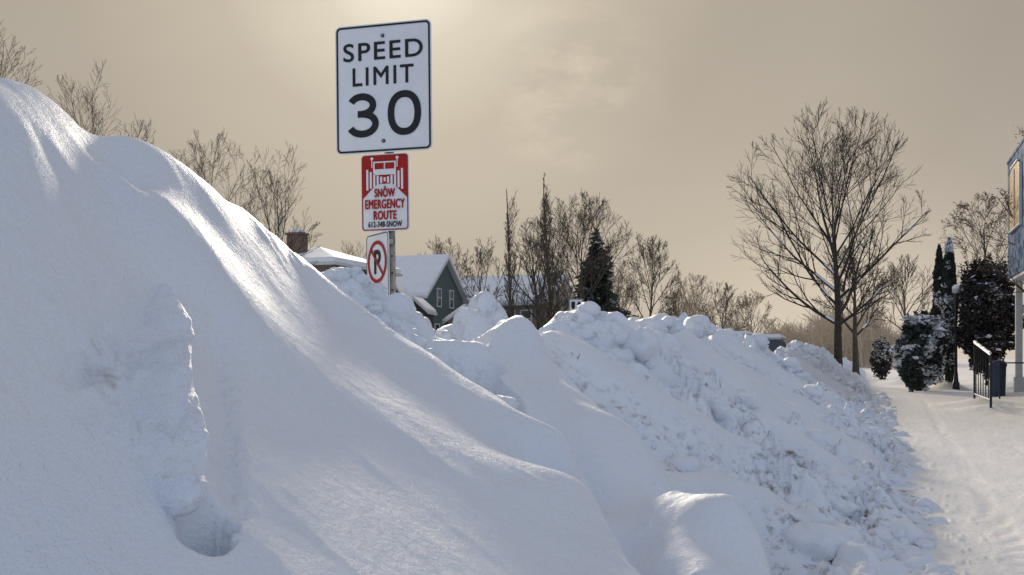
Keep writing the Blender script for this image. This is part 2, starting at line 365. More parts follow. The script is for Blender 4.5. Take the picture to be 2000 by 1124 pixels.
for u0 in (.88,):
    tr=np.exp(-((u-u0-.02*v)/.11)**4); Zg=Zg-(.008+.007*np.sin(v*2*math.pi/.12))*tr*m
Zg=np.where(u<-3,Zg-.01,Zg)
V=np.stack([GX2.ravel(),Y.ravel(),Zg.ravel()],1)
me=meshnp('ground',V,gridfaces(ny,nb),[M['gsnow']],True)
at=me.attributes.new('dirt_shade','FLOAT','POINT'); at.data.foreach_set('value',(.14*m*sst(fbm(u*.6,v*.3,3,9),-.2,.4)).ravel().astype(np.float32))
o=obj('ground',me); o['kind']='structure'
rm=snow_mat('road_snow',(.62,.63,.66),True)
mb=MB(); vs=[xy(-18,-2)+(.02,),xy(-7.2,-2)+(.02,),xy(-7.2,300)+(.02,),xy(-18,300)+(.02,)]; mb.add(vs,[(0,1,2,3)])
o=obj('road',mb.mesh('road',[rm])); o['kind']='structure'

# ------------------------------------------------------------ loose snow chunks
rng=np.random.default_rng(4)
bm=bmesh.new(); bmesh.ops.create_icosphere(bm,subdivisions=3,radius=1)
IV=np.array([v.co[:] for v in bm.verts]); IF=np.array([[v.index for v in f.verts] for f in bm.faces]); bm.free()
def lump(seed,rough=.30):
    s=seed*13.7; r=1+rough*(fbm(IV[:,0]*1.6+s,IV[:,1]*1.6+IV[:,2]*2.1,4,seed,.55)*1.6)
    V=IV*r[:,None]; r2=np.random.default_rng(seed)
    for k in range(4):
        nrm=r2.normal(size=3); nrm/=np.linalg.norm(nrm); d=V@nrm; c=.70+.2*r2.random()
        V=V-np.outer(np.maximum(0,d-c)*.6,nrm)
    return V
LUMPS=[lump(i) for i in range(1,11)]
def chunkset(P,Rr):
    VV=[];FF=[];b=0
    for p,r in zip(P,Rr):
        L=LUMPS[rng.integers(10)]; a=rng.random()*6.28; c,s=math.cos(a),math.sin(a); R=np.array([[c,-s,0],[s,c,0],[0,0,1]])
        sc=np.array([1+.3*rng.random(),1,.65+.3*rng.random()])*r
        VV.append((L*sc)@R.T+p); FF.append(IF+b); b+=len(L)
    return np.concatenate(VV),np.concatenate(FF)
N=11000
vq=3.9+42*rng.random(N)**1.8; uq=-2.7+3.3*rng.random(N)
cx,cy=xy(uq,vq); cz,cr=bank(cx,cy)
cz=np.maximum(cz,groundz(cx,cy))
sz=.016+.16*rng.random(N)**3.6+ .0010*vq; ok=(cr>.8)&(rng.random(N)<.55)&(~((uq>.40)&(rng.random(N)<.75)))
ok&=(fbm(uq*1.3,vq*1.3,2,300)>.04)&~((sz>.08)&(vq<6))&~((sz<.035)&(rng.random(N)<.55))
P=np.stack([cx,cy,cz-sz*.28],1)[ok][:1500]; R=sz[ok][:1500]
for px,py,d,r in ((1275,640,11.4,.16),(1310,638,11.6,.14),(1362,638,14,.18),(1380,646,14.1,.13),(690,575,5.1,.05),(1240,648,11,.12),(1150,620,9.3,.10),(1195,615,9.8,.12),(1520,905,7.0,.10),(1300,870,6.3,.09),(1460,745,10,.12),(1400,790,8.7,.12),(1590,770,16,.16),(1420,655,18,.14)):
    zz=float(bank(np.array([X(px,d)]),np.array([d]))[0][0])+r*.25
    P=np.vstack([P,[X(px,d),d,zz if py>680 or r<.13 else max(zz,Z(py,d))]]); R=np.append(R,r)
VV,FF=chunkset(P,R)
me=meshnp('snow_chunks',VV,FF,[M['snow']],True)
o=obj('snow_chunks',me); o['kind']='stuff'; o['label']='loose lumps of ploughed snow on the bank'; o['category']='snow'

# ------------------------------------------------------------ traffic sign
D0=5.95
sign=obj('road_sign',None,loc=(X(762,D0),D0,0),rot=(0,math.radians(-.8),math.radians(-13.5)))
sign.empty_display_size=.2
top(sign,'metal post with speed limit, snow emergency route and no parking signs','road sign')
mb=MB()
px0=.030
for bx,w,y0,y1 in ((0,.030,.030,.034),(-.018,.006,.008,.034),(.018,.006,.008,.034),(-.025,.010,.005,.009),(.025,.010,.005,.009)):
    mb.box((px0+bx,(y0+y1)/2,1.72),(w,y1-y0,3.44))
for z in np.arange(1.3,3.4,.0508*2): mb.box((px0,.0285,z),(.010,.002,.010),1)
obj('post',mb.mesh('post',[M['steel'],M['black']]),sign)
def zc(py): return Z(py,D0)
c=zc(171); Wd,Hd=.61,.775
mb=MB(); mb.prism(rrect(Wd,Hd,.034,cz=0),-.0015,.0015); sp=obj('speed_limit_plate',mb.mesh('speed_limit_plate',[M['white']]),sign,loc=(0,0,c),rot=(0,math.radians(.2),0))
mb=MB(); ring(mb,rrect(Wd-.016,Hd-.016,.028),rrect(Wd-.038,Hd-.038,.019),-.0045); obj('border',mb.mesh('border',[M['black']]),sp)
obj('lettering',text_mesh('lettering','SPEED',.505,.110,0,.224,-.0045,M['black'],.0018,1.15),sp)
obj('lettering',text_mesh('lettering','LIMIT',.388,.110,0,.074,-.0045,M['black'],.0018,1.18),sp)
sw=.042
mb=MB(); arc=lambda cx,cz,rx,rz,a0,a1,n=26:[(cx+rx*math.cos(math.radians(a)),cz+rz*math.sin(math.radians(a))) for a in np.linspace(a0,a1,n)]
c3=-.133
stroke(mb,arc(c3-.004,-.158+.060,.072,.0525,158,-90),sw,-.0045)
stroke(mb,[(c3-.030,-.158+.0075),(c3+.006,-.158+.0075)],sw*.95,-.0052)
stroke(mb,arc(c3,-.158-.0525,.083,.0600,90,-158),sw,-.0048)
obj('lettering',mb.mesh('lettering',[M['black']]),sp)
mb=MB(); sup=[(.133+.084*math.copysign(abs(math.cos(t))**.88,math.cos(t)),-.158+.1125*math.copysign(abs(math.sin(t))**.88,math.sin(t))) for t in np.linspace(0,2*math.pi,65)[:-1]]
stroke(mb,sup,sw,-.0045,True); obj('lettering',mb.mesh('lettering',[M['black']]),sp)
def bolts(par,zs,r=.009,x=0):
    for z in zs:
        mb=MB(); mb.tube((x,-.002,z),(x,-.008,z),r*1.25,r*1.25,12,0); mb.tube((x,-.0082,z),(x,-.013,z),r*.8,r*.7,6,1)
        obj('bolt',mb.mesh('bolt',[M['dark'],M['steel']]),par)
bolts(sp,(.312,-.318))
c=zc(376); Wd,Hd=.305,.463
mb=MB(); mb.prism(rrect(Wd,Hd,.025),-.0015,.0015); se=obj('snow_route_plate',mb.mesh('snow_route_plate',[M['white']]),sign,loc=(.003,0,c),rot=(0,math.radians(.2),0))
def flat(name,polys,y,m,par):
    mb=MB()
    for p in polys: mb.add([(x,y,z) for x,z in p],[tuple(range(len(p)))])
    me=bpy.data.meshes.new(name); me.from_pydata(mb.v,[],mb.f); me.materials.append(m); me.update()
    return obj(name,me,par)
mb=MB(); ring(mb,rrect(Wd-.012,Hd-.012,.02),rrect(Wd-.026,Hd-.026,.014),-.0035); obj('border',mb.mesh('border',[M['red']]),se)
hw=Wd/2-.010
flat('red_field',[[(-hw,-.035),(-.125,-.02),(-.06,.045),(-.06,.218),(-hw,.218)],[(hw,-.035),(hw,.218),(.06,.218),(.06,.045),(.125,-.02)],[(-.06,.045),(-.035,.052),(.035,.052),(.06,.045),(.06,.218),(-.06,.218)]],-.0045,M['red'],se)
pls=[]
pls.append([(-.072,.106),(.072,.106),(.072,.186),(-.072,.186)])      # boxy cab front
for sx in (-1,1):
    pls.append([(sx*.080-.003,.150),(sx*.080+.003,.150),(sx*.080+.003,.200),(sx*.080-.003,.200)])
    pls.append([(sx*.080+.010*math.cos(a),.205+.009*math.sin(a)) for a in np.linspace(0,6.28,13)[:-1]])
pw=.0190                                                    # wide flared plough blade of vertical bars
for i in range(11):
    x=-.110+i*.022; t=abs(i-5)/5; zt=.090+.050*t**1.5; zb=.066-.050*t
    pls.append([(x-pw/2+.003,zb),(x+pw/2-.003,zb),(x+pw/2-.003,zt),(x-pw/2+.003,zt)])
flat('plough_emblem',pls,-.0062,M['white'],se)
flat('emblem_window',[[(-.062,.140),(-.004,.140),(-.004,.177),(-.062,.177)],[(.062,.140),(.062,.177),(.004,.177),(.004,.140)]],-.0078,M['red'],se)
obj('lettering',text_mesh('lettering','SNOW',.132,.053,.0,-.002,-.0078,M['red'],.0022,1.08),se)
obj('lettering',text_mesh('lettering','EMERGENCY',.252,.057,.0,-.069,-.0062,M['red'],.0020,1.08),se)
obj('lettering',text_mesh('lettering','ROUTE',.147,.055,.0,-.136,-.0062,M['red'],.0022,1.08),se)
obj('lettering',text_mesh('lettering','612-348-SNOW',.214,.036,.0,-.190,-.0062,M['black'],.0010,1.05),se)
bolts(se,(.200,.032),.005)
mb=MB(); mb.prism(rrect(.305,.457,.03),-.0015,.0015)
npk=obj('no_parking_plate',mb.mesh('no_parking_plate',[M['white']]),sign,loc=(-.038,-.03,zc(456)-.2285),rot=(0,0,math.radians(-43)))
mb=MB(); cz0=.056
o1=[(.127*math.cos(a),cz0+.127*math.sin(a)) for a in np.linspace(0,2*math.pi,49)[:-1]]; o2=[(x*.83,cz0+(z-cz0)*.83) for x,z in o1]
ring(mb,o1,o2,-.0062); a=math.radians(-45); ca,sa=math.cos(a),math.sin(a)
q=[(-.107,-.009),(.107,-.009),(.107,.009),(-.107,.009)]; mb.add([(x*ca-z*sa,-.0075,cz0+x*sa+z*ca) for x,z in q],[(0,1,2,3)])
obj('prohibition_circle',mb.mesh('prohibition_circle',[M['red']]),npk)
obj('lettering',text_mesh('lettering','P',.090,.145,.003,cz0,-.0045,M['black'],.005),npk)
mb=MB(); ring(mb,rrect(.305-.012,.457-.012,.025),rrect(.305-.022,.457-.022,.02),-.0045); obj('border',mb.mesh('border',[M['black']]),npk)
mb=MB(); mb.box((px0,-.005,zc(453)-.06),(.05,.022,.03)); obj('bracket',mb.mesh('bracket',[M['steel']]),sign)

dA=42
s2=obj('keep_right_sign',None,loc=(X(1125,dA),dA,0),rot=(0,0,math.radians(-8))); top(s2,'small white sign with black arrow on a post','road sign')
mb=MB(); mb.box((0,.03,1.85),(.06,.04,3.7)); obj('post',mb.mesh('post',[M['steel']]),s2)
mb=MB(); mb.prism(rrect(.60,.60,.04),-.01,.01); pl=obj('plate',mb.mesh('plate',[M['white']]),s2,loc=(0,0,Z(598,dA)))
mb=MB(); ring(mb,rrect(.58,.58,.035),rrect(.54,.54,.02),-.02); obj('border',mb.mesh('border',[M['black']]),pl)
flat('arrow',[[(.10,-.2),(.16,-.2),(.16,.05),(.23,.05),(.13,.22),(.03,.05),(.10,.05)],[(-.20,.18),(-.04,.18),(-.04,-.05),(-.12,-.18),(-.20,-.05)]],-.02,M['black'],pl)

# ------------------------------------------------------------ trees
def segmesh(name,P0,P1,R0,R1,m,sides=3):
    Dv=P1-P0; Ln=np.linalg.norm(Dv,axis=1,keepdims=True)+1e-9; Dv=Dv/Ln
    ref=np.where(np.abs(Dv[:,2:3])>.9,np.array([[1.,0,0]]),np.array([[0,0,1.]])); Aa=np.cross(Dv,ref); Aa/=np.linalg.norm(Aa,axis=1,keepdims=True)+1e-9; Bb=np.cross(Dv,Aa)
    N=len(P0); V=np.zeros((N,2*sides,3))
    for k in range(sides):
        t=2*math.pi*k/sides; d=Aa*math.cos(t)+Bb*math.sin(t)
        V[:,k]=P0+d*R0[:,None]; V[:,sides+k]=P1+d*R1[:,None]
    base_=np.arange(N)[:,None]*2*sides; Fs=[]
    for k in range(sides):
        k2=(k+1)%sides; Fs.append(np.stack([base_[:,0]+k,base_[:,0]+k2,base_[:,0]+sides+k2,base_[:,0]+sides+k],1))
    return meshnp(name,V.reshape(-1,3),np.concatenate(Fs),[m],sides>4)
def grow_level(rg,P,Dr,L,R0,R1,ns,jit,trop):
    N=len(P); pts_=[P]; dirs=[Dr]; p=P; d=Dr
    for i in range(ns):
        d=d+rg.normal(size=(N,3))*jit; d[:,2]+=trop/ns; d=d/np.linalg.norm(d,axis=1,keepdims=True)
        p=p+d*(L/ns)[:,None]; pts_.append(p); dirs.append(d)
    f=np.linspace(0,1,ns+1)[None,:]; Rr=R0[:,None]*(1-f)+R1[:,None]*f
    return np.stack(pts_,1),np.stack(dirs,1),Rr
def children(rg,Pt,Dt,Rt,L,nc,f0,ang,ratio,rr=.6):
    N,ns1,_=Pt.shape; ns=ns1-1
    f=f0+(1-f0)*(np.arange(nc)[None,:]+rg.random((N,nc)))/nc; f=np.minimum(f,.999)
    k=(f*ns).astype(int); w=(f*ns-k)[...,None]; ii=np.arange(N)[:,None]
    P=Pt[ii,k]*(1-w)+Pt[ii,k+1]*w; Dd=Dt[ii,k+1]; R=Rt[ii,k]*(1-w[...,0])+Rt[ii,k+1]*w[...,0]
    rd=rg.normal(size=(N,nc,3))
    if N==1:
        az=np.arange(nc)*2.4+rg.random(nc)*.6; rd=np.stack([np.cos(az),np.sin(az),0*az],-1)[None]
    rd-=Dd*(rd*Dd).sum(-1,keepdims=True); rd/=np.linalg.norm(rd,axis=-1,keepdims=True)
    an=ang*(.7+.6*rg.random((N,nc,1)))
    if N==1: an=ang*(.88+.24*rg.random((N,nc,1)))*(1.25-.95*(f[...,None]-f0)/(1-f0))
    D2=Dd*np.cos(an)+rd*np.sin(an)
    L2=L[:,None]*ratio*(1.15-.55*f)*(.7+.6*rg.random((N,nc)))
    return P.reshape(-1,3),D2.reshape(-1,3),L2.ravel(),(R*rr).ravel()
def rayell(P,D,c,rad):
    q=(P-c)/rad; w=D/rad; a=(w*w).sum(1); b=(q*w).sum(1); cc=(q*q).sum(1)-1
    disc=np.maximum(0,b*b-a*cc); return np.maximum(0,(-b+np.sqrt(disc))/a)*(cc<.0)
def tree(name,px,d,ytop,width_px,label,m,seed,base_z=0,style='round',levels=3,trunk_f=.30,trunk_r=.02,twig=.010,leaves=0,lean=0,n1=11,snowy=0,cat='tree',a1=None,ncs_=None,cx_off=0,crown=(.60,.40),lr=.20,rr0=.62):
    rg=np.random.default_rng(seed); H=Z(ytop,d)-base_z; Wd=width_px/K*d
    ang,tr,tlf={'round':(.75,.35,.70),'vase':(.62,.45,.60),'poplar':(.35,.9,.97),'birch':(.65,-.1,.8)}[style]
    if a1: ang=a1
    f1={'round':trunk_f/tlf,'vase':trunk_f/tlf,'poplar':.12,'birch':.3}[style]
    tl=H*tlf
    P=np.array([[0,0,0.]]); Dr=np.array([[lean,0,1.]]); R0=np.array([H*trunk_r])
    Pt,Dt,Rt=grow_level(rg,P,Dr,np.array([tl]),R0,R0*.25,10,.025,.1); Rt[:,0]*=1.35
    T0=(Pt,Rt); seg=[]
    ncs=ncs_ or [n1 if style!='poplar' else 40,7,6,4]
    cen=np.array([cx_off,0,H*crown[0]]); rad=np.array([Wd/2,Wd/2,H*crown[1]])
    if style=='poplar': cen=np.array([0,0,H*.5]); rad=np.array([Wd/2,Wd/2,H*.5])
    cur=(Pt,Dt,Rt,np.array([tl]))
    for lv in range(levels):
        Pt,Dt,Rt,L=cur
        P,D2,L2,R=children(rg,Pt,Dt,Rt,L,ncs[lv],f1 if lv==0 else .2,ang if lv==0 else .55,(.75,.5,.5,.5)[lv] if style!='poplar' else (.2,.45,.5,.5)[lv],rr0 if lv==0 else .62)
        Dm=D2.copy(); Dm[:,2]+=tr*.35; Dm/=np.linalg.norm(Dm,axis=1,keepdims=True)
        t=rayell(P,Dm,cen,rad)
        if lv==0 and style!='poplar': L2=np.where(t>0,t*(.98-lr*rg.random(len(t))),H*.3)
        else: L2=np.minimum(L2,t*(.85+.25*rg.random(len(t)))+.02*H*(.3+rg.random(len(t))))
        R=np.maximum(R,twig*1.1)
        ns=(8,6,4,3)[lv]
        Pc,Dc,Rc=grow_level(rg,P,D2,L2,R,np.maximum(R*.28,twig*.7),ns,(.055,.065,.07,.07)[lv],tr*(.8 if lv<2 else .5))
        seg.append((Pc,Rc)); cur=(Pc,Dc,Rc,L2)
    t=obj(name,None,loc=(X(px,d),d,base_z)); t.empty_display_size=.3; top(t,label,cat)
    Pt=T0[0]; obj('trunk',segmesh('trunk',Pt[:,:-1].reshape(-1,3),Pt[:,1:].reshape(-1,3),T0[1][:,:-1].ravel(),T0[1][:,1:].ravel(),m,10),t)
    a0=np.concatenate([s[0][:,:-1].reshape(-1,3) for s in seg]);a1_=np.concatenate([s[0][:,1:].reshape(-1,3) for s in seg])
    b0=np.concatenate([s[1][:,:-1].ravel() for s in seg]);b1=np.concatenate([s[1][:,1:].ravel() for s in seg])
    obj('crown',segmesh('crown',a0,a1_,b0,b1,m,3),t)
    if leaves:
        ends=cur[0][:,1:].reshape(-1,3); pick=ends[rg.integers(len(ends),size=leaves)]+rg.normal(size=(leaves,3))*.06
        obj('dry_leaves',quads('dry_leaves',pick,rg.normal(size=(leaves,3)),rg.normal(size=(leaves,3)),.05,.035,[M['leaf']]),t)
    if snowy:
        Pc,Rc=seg[0]; q0=Pc[:,:-1].reshape(-1,3);q1=Pc[:,1:].reshape(-1,3); rr=Rc[:,:-1].ravel(); dd=q1-q0; hz=np.abs(dd[:,2])/np.linalg.norm(dd,axis=1)
        kk=(hz<.75)&(rg.random(len(rr))<snowy); up=np.stack([0*rr,0*rr,rr*.8],1)
        if kk.sum():
            so=obj('snow_cover',segmesh('snow_cover',(q0+up)[kk],(q1+up)[kk],rr[kk]*.8,rr[kk]*.7,M['rsnow'],5),t); so['kind']='stuff'
    return t
def quads(name,C,Av,Bv,la,lb,mats,midx=None):
    Av=Av/np.linalg.norm(Av,axis=1,keepdims=True); Bv=Bv-Av*(Av*Bv).sum(1,keepdims=True); Bv=Bv/np.linalg.norm(Bv,axis=1,keepdims=True)
    la=np.broadcast_to(la,(len(C),))[:,None]; lb=np.broadcast_to(lb,(len(C),))[:,None]
    V=np.stack([C-Av*la,C-Bv*lb*.8+Av*la*.1,C+Av*la,C+Bv*lb+Av*la*.1],1).reshape(-1,3)
    return meshnp(name,V,np.arange(len(V)).reshape(-1,4),mats,False,midx)
M['leaf']=mat('dry_leaf',(.14,.07,.035),.8,var=.4,scale=5)
M['needle']=mat('needles',(.045,.058,.045),.8,var=.5,scale=3)
M['needle3']=mat('needles_hazy',(.075,.080,.065),.85,var=.4,scale=2)  # needles lightened so their colour carries the distance haze
M['needle2']=mat('needles_brownish',(.050,.038,.032),.8,var=.5,scale=3)

tree('bare_tree',1637,55,212,395,'large bare deciduous tree with fanned branches beside the snowy path',M['bark'],5,style='vase',levels=4,trunk_f=.20,trunk_r=.018,twig=.0095,snowy=.25,a1=.93,ncs_=[20,8,6,4],cx_off=-.8,crown=(.575,.425),lr=.24,rr0=.58)
tree('bare_tree',1672,66,480,170,'smaller bare tree behind the large one with snow on its limbs',M['bark2'],8,levels=4,trunk_r=.028,twig=.012,n1=10,snowy=.4)
tree('bare_tree',1770,85,500,150,'bare tree behind the evergreens',M['bark3'],9,levels=3,twig=.02)
tree('bare_tree',1930,60,372,190,'bare birch with a few dry leaves',M['bark2'],10,style='birch',levels=4,twig=.009,leaves=1300,trunk_r=.012)
tree('bare_tree',2045,38,225,230,'bare tree beside the blue building',M['bark2'],12,style='birch',levels=4,twig=.006,leaves=700,trunk_r=.01)
tree('bare_tree',-50,30,5,290,'bare tree behind the tall snow bank',M['bark2'],21,levels=4,twig=.004,trunk_r=.010,n1=12)
tree('bare_tree',195,34,122,235,'bare tree with open crown behind the snow bank',M['bark3'],22,levels=4,twig=.0045,trunk_r=.010,ncs_=[13,8,6,4])
tree('bare_tree',405,45,262,240,'bare tree with fine twigs behind the snow bank',M['bark3'],23,levels=4,twig=.0058,trunk_r=.011,ncs_=[13,8,6,4])
tree('bare_tree',540,42,272,160,'slender bare tree near the brick chimney',M['bark2'],24,style='vase',levels=4,twig=.005,trunk_r=.012,n1=11)
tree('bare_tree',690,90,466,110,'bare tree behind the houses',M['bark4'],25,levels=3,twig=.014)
tree('bare_tree',870,95,462,130,'bare tree behind the gabled house',M['bark3'],26,levels=4,twig=.012)
tree('bare_tree',950,62,465,110,'bare tree with dark branches in front of a snowy roof',M['bark2'],27,levels=4,twig=.009,trunk_r=.014,ncs_=[12,7,5,4])
tree('poplar_tree',1003,75,362,32,'tall narrow bare poplar',M['bark3'],28,style='poplar',levels=3,twig=.011,trunk_r=.009,ncs_=[44,7,4])
tree('poplar_tree',1076,75,338,48,'tall narrow bare poplar beside a round tree',M['bark3'],29,style='poplar',levels=3,twig=.012,trunk_r=.009,ncs_=[48,7,4])
tree('bare_tree',1130,68,380,235,'wide round bare tree in front of the spruce',M['bark2'],30,levels=4,twig=.0105,trunk_r=.012,n1=17)
tree('bare_tree',1055,84,425,140,'bare tree with upright branches',M['bark2'],31,levels=4,twig=.012,ncs_=[13,7,6,4])
tree('bare_tree',1262,78,455,130,'bare tree with open crown near the street',M['bark2'],32,levels=4,twig=.011,trunk_r=.013,n1=13)
for i,(px,yt,w,d) in enumerate([(1350,535,130,110),(1410,555,120,105),(1465,570,100,110),(1320,560,80,120),(1205,505,100,100),(1090,510,100,72)]):
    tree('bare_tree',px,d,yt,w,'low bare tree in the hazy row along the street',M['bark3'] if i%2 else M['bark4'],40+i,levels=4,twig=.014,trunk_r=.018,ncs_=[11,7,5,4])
rg=np.random.default_rng(77); N=2600; pxs=1290+520*rg.random(N); ds=150+120*rg.random(N)
hts=3+ (5+3*np.sin(pxs*.02)+2*np.sin(pxs*.071))*rg.random(N)**.6
P0=np.stack([X(pxs,ds),ds,np.zeros(N)],1); P1=P0+np.stack([rg.normal(size=N)*1.2,rg.normal(size=N),hts],1)
Q0=[P0];Q1=[P1];RA=[np.full(N,.10)];RB=[np.full(N,.03)]
for k in range(9):
    f=.3+.65*rg.random(N)[:,None]; s_=P0*(1-f)+P1*f; e_=s_+np.stack([rg.normal(size=N)*1.2,rg.normal(size=N)*1.2,.4+1.8*rg.random(N)],1)
    Q0.append(s_);Q1.append(e_);RA.append(np.full(N,.05));RB.append(np.full(N,.03))
M['farbark']=mat('far_bark',(.56,.46,.34),1,var=.1,scale=1)  # haze over the distant woods mixed into this bark colour
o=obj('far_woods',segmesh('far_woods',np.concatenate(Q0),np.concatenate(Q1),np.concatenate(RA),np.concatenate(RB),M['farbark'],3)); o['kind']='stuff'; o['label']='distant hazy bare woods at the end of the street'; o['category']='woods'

def conifer(name,px,d,ytop,width_px,base_z,label,seed,n,shape='spruce',snow=.15,m=None,cat='tree',leaf=.09):
    rg=np.random.default_rng(seed); H=Z(ytop,d)-base_z; R=width_px/K*d/2
    t=obj(name,None,loc=(X(px,d),d,base_z)); top(t,label,cat)
    mb=MB(); mb.tube((0,0,-.1),(0,0,H*.9),max(.05,R*.05),.015,8); obj('trunk',mb.mesh('trunk',[M['bark']]),t)
    h=rg.random(n); a=rg.random(n)*6.283
    if shape=='spruce':
        h=1-np.sqrt(rg.random(n))*.97; tier=np.abs(np.modf(h*13+.35*np.sin(a*3+h*20))[0]); prof=(1-h)**.8*(.50+.55*(1-tier)); prof*=.85+1.0*vn(a*2.2,h*9,seed)
        rr=R*prof*(.25+.75*np.sqrt(rg.random(n))); C=np.stack([rr*np.cos(a),rr*np.sin(a),h*H*.98-rr*.22],1)
        Av=np.stack([np.cos(a),np.sin(a),-.25+.3*rg.normal(size=n)],1)+rg.normal(size=(n,3))*.25; la=np.minimum(R*.10,.28)*(.6+rg.random(n));lb=la*.34
    elif shape=='column':
        prof=np.sin(np.clip(h*1.02,0,1)*math.pi)**.45*(1-.35*h)*(.85+.5*vn(a*1.5,h*10,seed)); rr=R*prof*(.5+.5*np.sqrt(rg.random(n)))
        C=np.stack([rr*np.cos(a),rr*np.sin(a),h*H],1); Av=np.stack([.3*np.cos(a),.3*np.sin(a),np.ones(n)],1)+rg.normal(size=(n,3))*.3; la=.10*(.6+rg.random(n));lb=la*.45
    else:
        el=np.arcsin(2*rg.random(n)-1); q=(.45+.55*rg.random(n)**.4)*(.8+.55*fbm(a*1.3,el*2.2,3,seed)+.1)
        C=np.stack([R*q*np.cos(el)*np.cos(a),R*q*np.cos(el)*np.sin(a),H*.5+H*.5*q*np.sin(el)],1); Av=rg.normal(size=(n,3)); la=leaf*(.6+rg.random(n));lb=la*.6
    Bv=rg.normal(size=(n,3))
    cl=fbm(C[:,0]*2.1+C[:,1]*1.3,C[:,2]*2.3,2,seed+3)
    sn=(rg.random(n)<np.clip(snow*(1+6*np.clip(cl,-.2,.6)),0,1)*(snow>0))
    Av[sn,2]*=.3; Bv[sn,2]*=.2; C[sn,2]+=.05; lb=np.where(sn,la*.8,lb); la=np.where(sn,la*1.25,la)
    obj('crown',quads('crown',C,Av,Bv,la,lb,[m or M['needle'],M['rsnow']],sn.astype(int)),t)
    return t
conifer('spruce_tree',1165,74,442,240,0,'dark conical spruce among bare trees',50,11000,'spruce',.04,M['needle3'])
conifer('shrub',1798,46,606,100,.1,'rounded evergreen shrub heavily loaded with snow',51,9000,'blob',.42,cat='shrub',leaf=.11)
conifer('cypress_tree',1834,48,482,34,.2,'narrow columnar evergreen dusted with snow',52,8000,'column',.10)
conifer('cypress_tree',1854,47,468,38,.2,'taller columnar evergreen next to a lamp post',53,9000,'column',.10)
conifer('evergreen_tree',1925,46,515,128,.6,'broad dark evergreen with spots of snow',54,20000,'blob',.05,M['needle2'])
conifer('shrub',1722,70,662,40,.0,'low dark shrub near the path',57,2500,'blob',.15,M['needle2'],cat='shrub')
conifer('shrub',1782,44,690,40,.1,'dark shrub with snow under the larger shrub',58,3000,'blob',.12,cat='shrub')

# ------------------------------------------------------------ houses
def brick_mat(name,c1,c2,sc):
    m=bpy.data.materials.new(name); m.use_nodes=True; n=m.node_tree; b=n.nodes['Principled BSDF']; b.inputs['Roughness'].default_value=.9
    t=n.nodes.new('ShaderNodeTexBrick'); t.inputs['Color1'].default_value=(*c1,1);t.inputs['Color2'].default_value=(*c2,1);t.inputs['Mortar'].default_value=(.22,.19,.17,1);t.inputs['Scale'].default_value=sc
    tc=n.nodes.new('ShaderNodeTexCoord'); mp=n.nodes.new('ShaderNodeMapping'); mp.inputs['Rotation'].default_value=(math.radians(90),0,0)
    n.links.new(tc.outputs['Object'],mp.inputs['Vector']); n.links.new(mp.outputs[0],t.inputs['Vector']); n.links.new(t.outputs['Color'],b.inputs['Base Color']); return m
M['brick']=brick_mat('chimney_brick',(.15,.085,.05),(.20,.12,.07),3.5)
def siding(name,c):
    m=bpy.data.materials.new(name); m.use_nodes=True; n=m.node_tree; b=n.nodes['Principled BSDF']; b.inputs['Roughness'].default_value=.75
    tc=n.nodes.new('ShaderNodeTexCoord'); w=n.nodes.new('ShaderNodeTexWave'); w.bands_direction='Z'; w.wave_profile='SAW'; w.inputs['Scale'].default_value=1.4
    n.links.new(tc.outputs['Object'],w.inputs['Vector']); r=n.nodes.new('ShaderNodeValToRGB'); r.color_ramp.elements[0].color=(*[x*.75 for x in c],1); r.color_ramp.elements[1].color=(*c,1)
    n.links.new(w.outputs['Fac'],r.inputs[0]); n.links.new(r.outputs[0],b.inputs['Base Color']); return m
M['teal']=siding('teal_siding',(.10,.14,.13)); M['cream']=siding('cream_siding',(.24,.21,.165)); M['tan']=siding('tan_siding',(.20,.17,.13)); M['brown']=siding('brown_siding',(.07,.05,.035))
